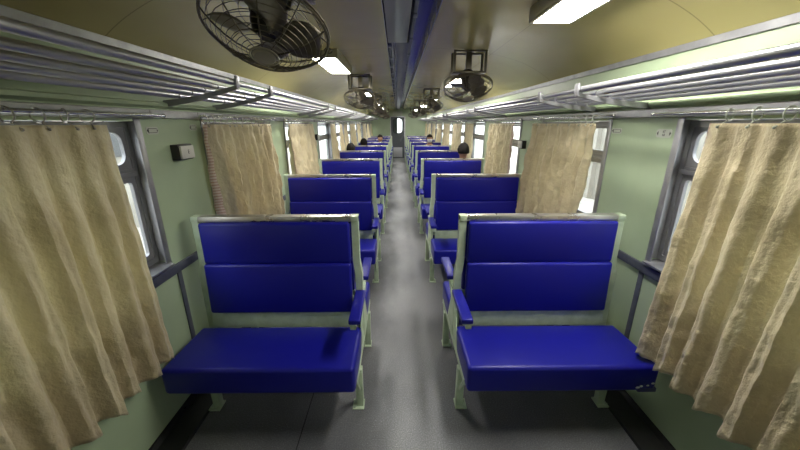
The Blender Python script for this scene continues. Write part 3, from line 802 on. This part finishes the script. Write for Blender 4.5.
# ---------------------------------------------------------------- people
def skin_mesh(verts, edges, radii, name, m, parent, sub=2, root=0):
    me = D.meshes.new(name); me.from_pydata([Vector(v) for v in verts], edges, [])
    o = D.objects.new(name, me); COL.objects.link(o)
    md = o.modifiers.new('s', 'SKIN'); md.use_smooth_shade = True
    for i, r in enumerate(radii):
        rr = r if isinstance(r, tuple) else (r, r)
        me.skin_vertices[0].data[i].radius = rr
        me.skin_vertices[0].data[i].use_root = (i == root)
    s2 = o.modifiers.new('u', 'SUBSURF'); s2.levels = sub; s2.render_levels = sub
    dg = bpy.context.evaluated_depsgraph_get()
    out = D.meshes.new_from_object(o.evaluated_get(dg)); D.objects.remove(o)
    out.materials.clear(); out.materials.append(m)
    for p in out.polygons: p.use_smooth = True
    q = D.objects.new(name, out); COL.objects.link(q); q.parent = parent
    return q
def person(x, y, facing, label, shirt, drop=0., lean=0., mask=False, turn=0., hair_long=False):
    """origin on the floor below the pelvis; built facing -y"""
    r = empty('person', (x, y, 0), (0, 0, 0 if facing < 0 else PI))
    d = drop
    hip = .535; hz = 1.20-d; hy = -.03+lean; neck = 1.075-d
    V = [(0, .02, hip), (0, .03, .70-d*.2), (0, .02, .86-d*.6), (0, .0+lean*.6, .99-d), (0, hy*.6+.0, neck), (0, hy, hz-.035), (0, hy, hz+.045)]
    E = [(0, 1), (1, 2), (2, 3), (3, 4), (4, 5), (5, 6)]
    R = [(.14, .10), (.12, .095), (.135, .10), (.10, .08), (.05, .05), (.070, .082), (.072, .088)]
    for sx in (-1, 1):
        n0 = len(V)
        V += [(sx*.17, lean*.6, .97-d), (sx*.215, -.03, .76-d*.5), (sx*.16, -.22, .60), (sx*.10, -.285, .578)]
        E += [(3, n0), (n0, n0+1), (n0+1, n0+2), (n0+2, n0+3)]; R += [.055, .042, .030, .026]
        n1 = len(V)
        V += [(sx*.09, -.03, .525), (sx*.11, -.32, .515), (sx*.11, -.37, .30), (sx*.11, -.36, .10), (sx*.115, -.42, .045), (sx*.12, -.52, .035)]
        E += [(0, n1), (n1, n1+1), (n1+1, n1+2), (n1+2, n1+3), (n1+3, n1+4), (n1+4, n1+5)]; R += [.085, .060, .050, .036, .036, .028]
        # fingers
        for k, (fx, ln) in enumerate(((-.030, .050), (-.011, .066), (.009, .070), (.027, .060))):
            m0 = len(V); hx = sx*.10
            V += [(hx+fx*.8, -.315, .577), (hx+fx, -.315-ln*.6, .570), (hx+fx, -.315-ln, .556)]
            E += [(n0+3, m0), (m0, m0+1), (m0+1, m0+2)]; R += [.009, .008, .007]
        m0 = len(V); V += [(sx*.10-sx*.030, -.285, .575), (sx*.10-sx*.048, -.315, .566)]; E += [(n0+3, m0), (m0, m0+1)]; R += [.010, .008]
    body = skin_mesh(V, E, R, 'body', M['skin'], r)
    # face
    hc = Vector((0, hy, hz))
    me = body.data
    b = MB(); b.bm.from_mesh(me)
    me.materials.clear(); me.materials.append(M['skin'])
    for v in b.bm.verts:      # head: rounded skull, nose, chin, ears drawn out of the continuous surface
        q = v.co-hc
        if q.z > -.075:
            k = min(1, (q.z+.075)/.04)
            dv = Vector((q.x/.080, q.y/.098, (q.z-.0)/.120)); ln = dv.length or 1
            tgt = Vector((q.x/ln, q.y/ln, q.z/ln))
            v.co = hc + q*(1-k) + tgt*k
            q = v.co-hc
            if q.y < -.05:
                v.co.y -= .020*math.exp(-(q.x/.014)**2-((q.z+.012)/.022)**2)
                v.co.y -= .006*math.exp(-(q.x/.025)**2-((q.z+.055)/.012)**2)
                v.co.y += .008*(math.exp(-((abs(q.x)-.03)/.014)**2-((q.z-.012)/.012)**2))
            v.co.x += math.copysign(.014*math.exp(-((abs(q.x)-.072)/.01)**2-((q.y-.01)/.018)**2-((q.z+.005)/.025)**2), q.x)
    b.bm.to_mesh(me); b.bm.free()
    for sx in (-1, 1):
        b = MB(); b.ell((hc.x+sx*.030, hc.y-.080, hc.z+.012), (.011, .006, .005), 8); b.build('eye', M['eye'], r)
    # hair cap
    b = MB(); bb = bmesh.new(); bmesh.ops.create_uvsphere(bb, u_segments=24, v_segments=18, radius=1)
    kill = []
    for v in bb.verts:
        lim = .25 if v.co.y < -.45 else (-.10 if v.co.y < .2 else (-.45 if not hair_long else -.9))
        if v.co.z < lim: kill.append(v)
    bmesh.ops.delete(bb, geom=kill, context='VERTS')
    for v in bb.verts:
        nz = 1+.03*math.sin(9*v.co.x+5*v.co.y)*math.sin(11*v.co.z)
        v.co = hc + Vector((v.co.x*.095*nz, v.co.y*.110*nz+.004, v.co.z*.126*nz+.006))
    b._merge(bb); h = b.build('hair', M['hair'], r); md = h.modifiers.new('t', 'SOLIDIFY'); md.thickness = .012; md.offset = -1
    if mask:
        b = MB(); bb = bmesh.new(); bmesh.ops.create_uvsphere(bb, u_segments=24, v_segments=18, radius=1)
        bmesh.ops.delete(bb, geom=[v for v in bb.verts if v.co.z > .02 or v.co.z < -.86 or v.co.y > -.30], context='VERTS')
        for v in bb.verts: v.co = hc + Vector((v.co.x*.082, v.co.y*.113, v.co.z*.122))
        b._merge(bb); h = b.build('face_mask', M['mask'], r); md = h.modifiers.new('t', 'SOLIDIFY'); md.thickness = .003
    # shirt and trousers
    keep = {0, 1, 2, 3}
    Vs = [(0, .02, .55), V[1], V[2], V[3], (0, V[4][1]*.8, 1.035-d)]; Es = [(0, 1), (1, 2), (2, 3), (3, 4)]; Rs = [(.150, .112), (.135, .108), (.150, .114), (.118, .094), (.062, .062)]
    for sx in (-1, 1):
        n0 = len(Vs); Vs += [(sx*.172, lean*.6, .972-d), (sx*.215, -.03, .76-d*.5), (sx*.20, -.08, .72-d*.4)]; Es += [(3, n0), (n0, n0+1), (n0+1, n0+2)]; Rs += [.068, .056, .054]
    skin_mesh(Vs, Es, Rs, 'shirt', shirt, r)
    Vs = [(0, .02, .54)]; Es = []; Rs = [(.152, .116)]
    for sx in (-1, 1):
        n0 = len(Vs); Vs += [(sx*.09, -.03, .53), (sx*.11, -.32, .52), (sx*.11, -.37, .30), (sx*.11, -.36, .12)]; Es += [(0, n0), (n0, n0+1), (n0+1, n0+2), (n0+2, n0+3)]; Rs += [.094, .072, .060, .052]
    skin_mesh(Vs, Es, Rs, 'trousers', TR, r)
    for sx in (-1, 1):
        b = MB(); b.box(sx*.117-.045, sx*.117+.045, -.56, -.32, .001, .075, .025, 3); b.build('shoe', M['blackplastic'], r)
    tag(r, label, 'person')
    return r
TR = mat('dark_trousers', (.03, .03, .05), .8)
S1 = mat('olive_shirt', (.10, .09, .07), .8); S2 = mat('navy_shirt', (.02, .025, .06), .8); S3 = mat('black_shirt', (.02, .02, .02), .8); S4 = mat('grey_shirt', (.2, .2, .2), .8)
person(.99, UC+2*P+.24, 1, 'person with short black hair seen from behind, sitting beyond the third right bench', S1)
person(.86, UC+5*P-.24, -1, 'person with black hair and white face mask facing the viewer, far down the right side', S2, mask=True)
person(-1.03, UC+3*P+.24, 1, 'person with dark hair slouched behind the fourth left bench near the windows', S3, drop=.085)
person(-.92, UC+4*P+.24, 1, 'person with dark hair seated behind the fifth left bench, head barely showing', S3, drop=.06)
person(-.64, UC+6*P-.24, -1, 'person with dark hair facing the viewer, far down the left side', S4, drop=.05)

# ---------------------------------------------------------------- outside
b = MB(); b.box(-40, 40, -30, 60, -1.3, -1.2)
gm = mat('ballast', (.42, .40, .37), .9); vary(gm, 3, (.34, .32, .30), (.5, .48, .45)); struct(b.build('ground', gm, smooth=False))
cm = mat('pale_concrete', (.32, .30, .27), .8); vary(cm, .8, (.22, .20, .18), (.40, .38, .34))
for s, side in ((-1, 'left'), (1, 'right')):
    r = empty('station_building', (s*7.5, 7, -1.2))
    b = MB(); b.box(0, 3, -16, 14, 0, 5.2)
    for k in range(13): b.box(-.15, .0, -15.2+2.3*k, -14.9+2.3*k, 0, 5.0)
    if s < 0: b.mirror()
    b.build('wall', cm, r, False)
    dk = mat('window_dark', (.10, .10, .11), .2)
    for k in range(12):
        b = MB(); b.box(-.04, .02, -14.4+2.3*k, -13.4+2.3*k, 2.0, 3.6)
        if s < 0: b.mirror()
        b.build('window', dk, r, False)
    tag(r, 'pale station building seen through the %s windows' % side, 'building')

# ---------------------------------------------------------------- world, camera, view
w = D.worlds.new('World'); bpy.context.scene.world = w; w.use_nodes = True
n = w.node_tree.nodes; l = w.node_tree.links
n['Background'].inputs['Color'].default_value = (.93, .96, 1, 1); n['Background'].inputs['Strength'].default_value = 5.0
f_, pi_, ya_, ro_, cx_ = 327.031, .3006, .0071, .0026, -.0656
cy, sy = math.cos(ya_), math.sin(ya_); cp, sp = math.cos(pi_), math.sin(pi_)
fw = Vector((sy*cp, cy*cp, -sp)); rr = Vector((cy, -sy, 0)); dd = fw.cross(rr)
c_, s_ = math.cos(ro_), math.sin(ro_)
r2 = rr*c_ + dd*s_; d2 = -rr*s_ + dd*c_
cam = D.cameras.new('camera'); co = D.objects.new('camera', cam); COL.objects.link(co)
cam.sensor_width = 36; cam.lens = f_/800*36; cam.clip_start = .02; cam.clip_end = 200
mw = Matrix((( r2.x, -d2.x, -fw.x, cx_), (r2.y, -d2.y, -fw.y, 0), (r2.z, -d2.z, -fw.z, 1.62), (0, 0, 0, 1)))
co.matrix_world = mw
sc = bpy.context.scene; sc.camera = co
sc.view_settings.view_transform = 'Standard'; sc.view_settings.look = 'None'; sc.view_settings.gamma = 1
sc.view_settings.use_curve_mapping = False
sc.view_settings.exposure = 0.32
sc.cycles.max_bounces = 8; sc.cycles.transparent_max_bounces = 12
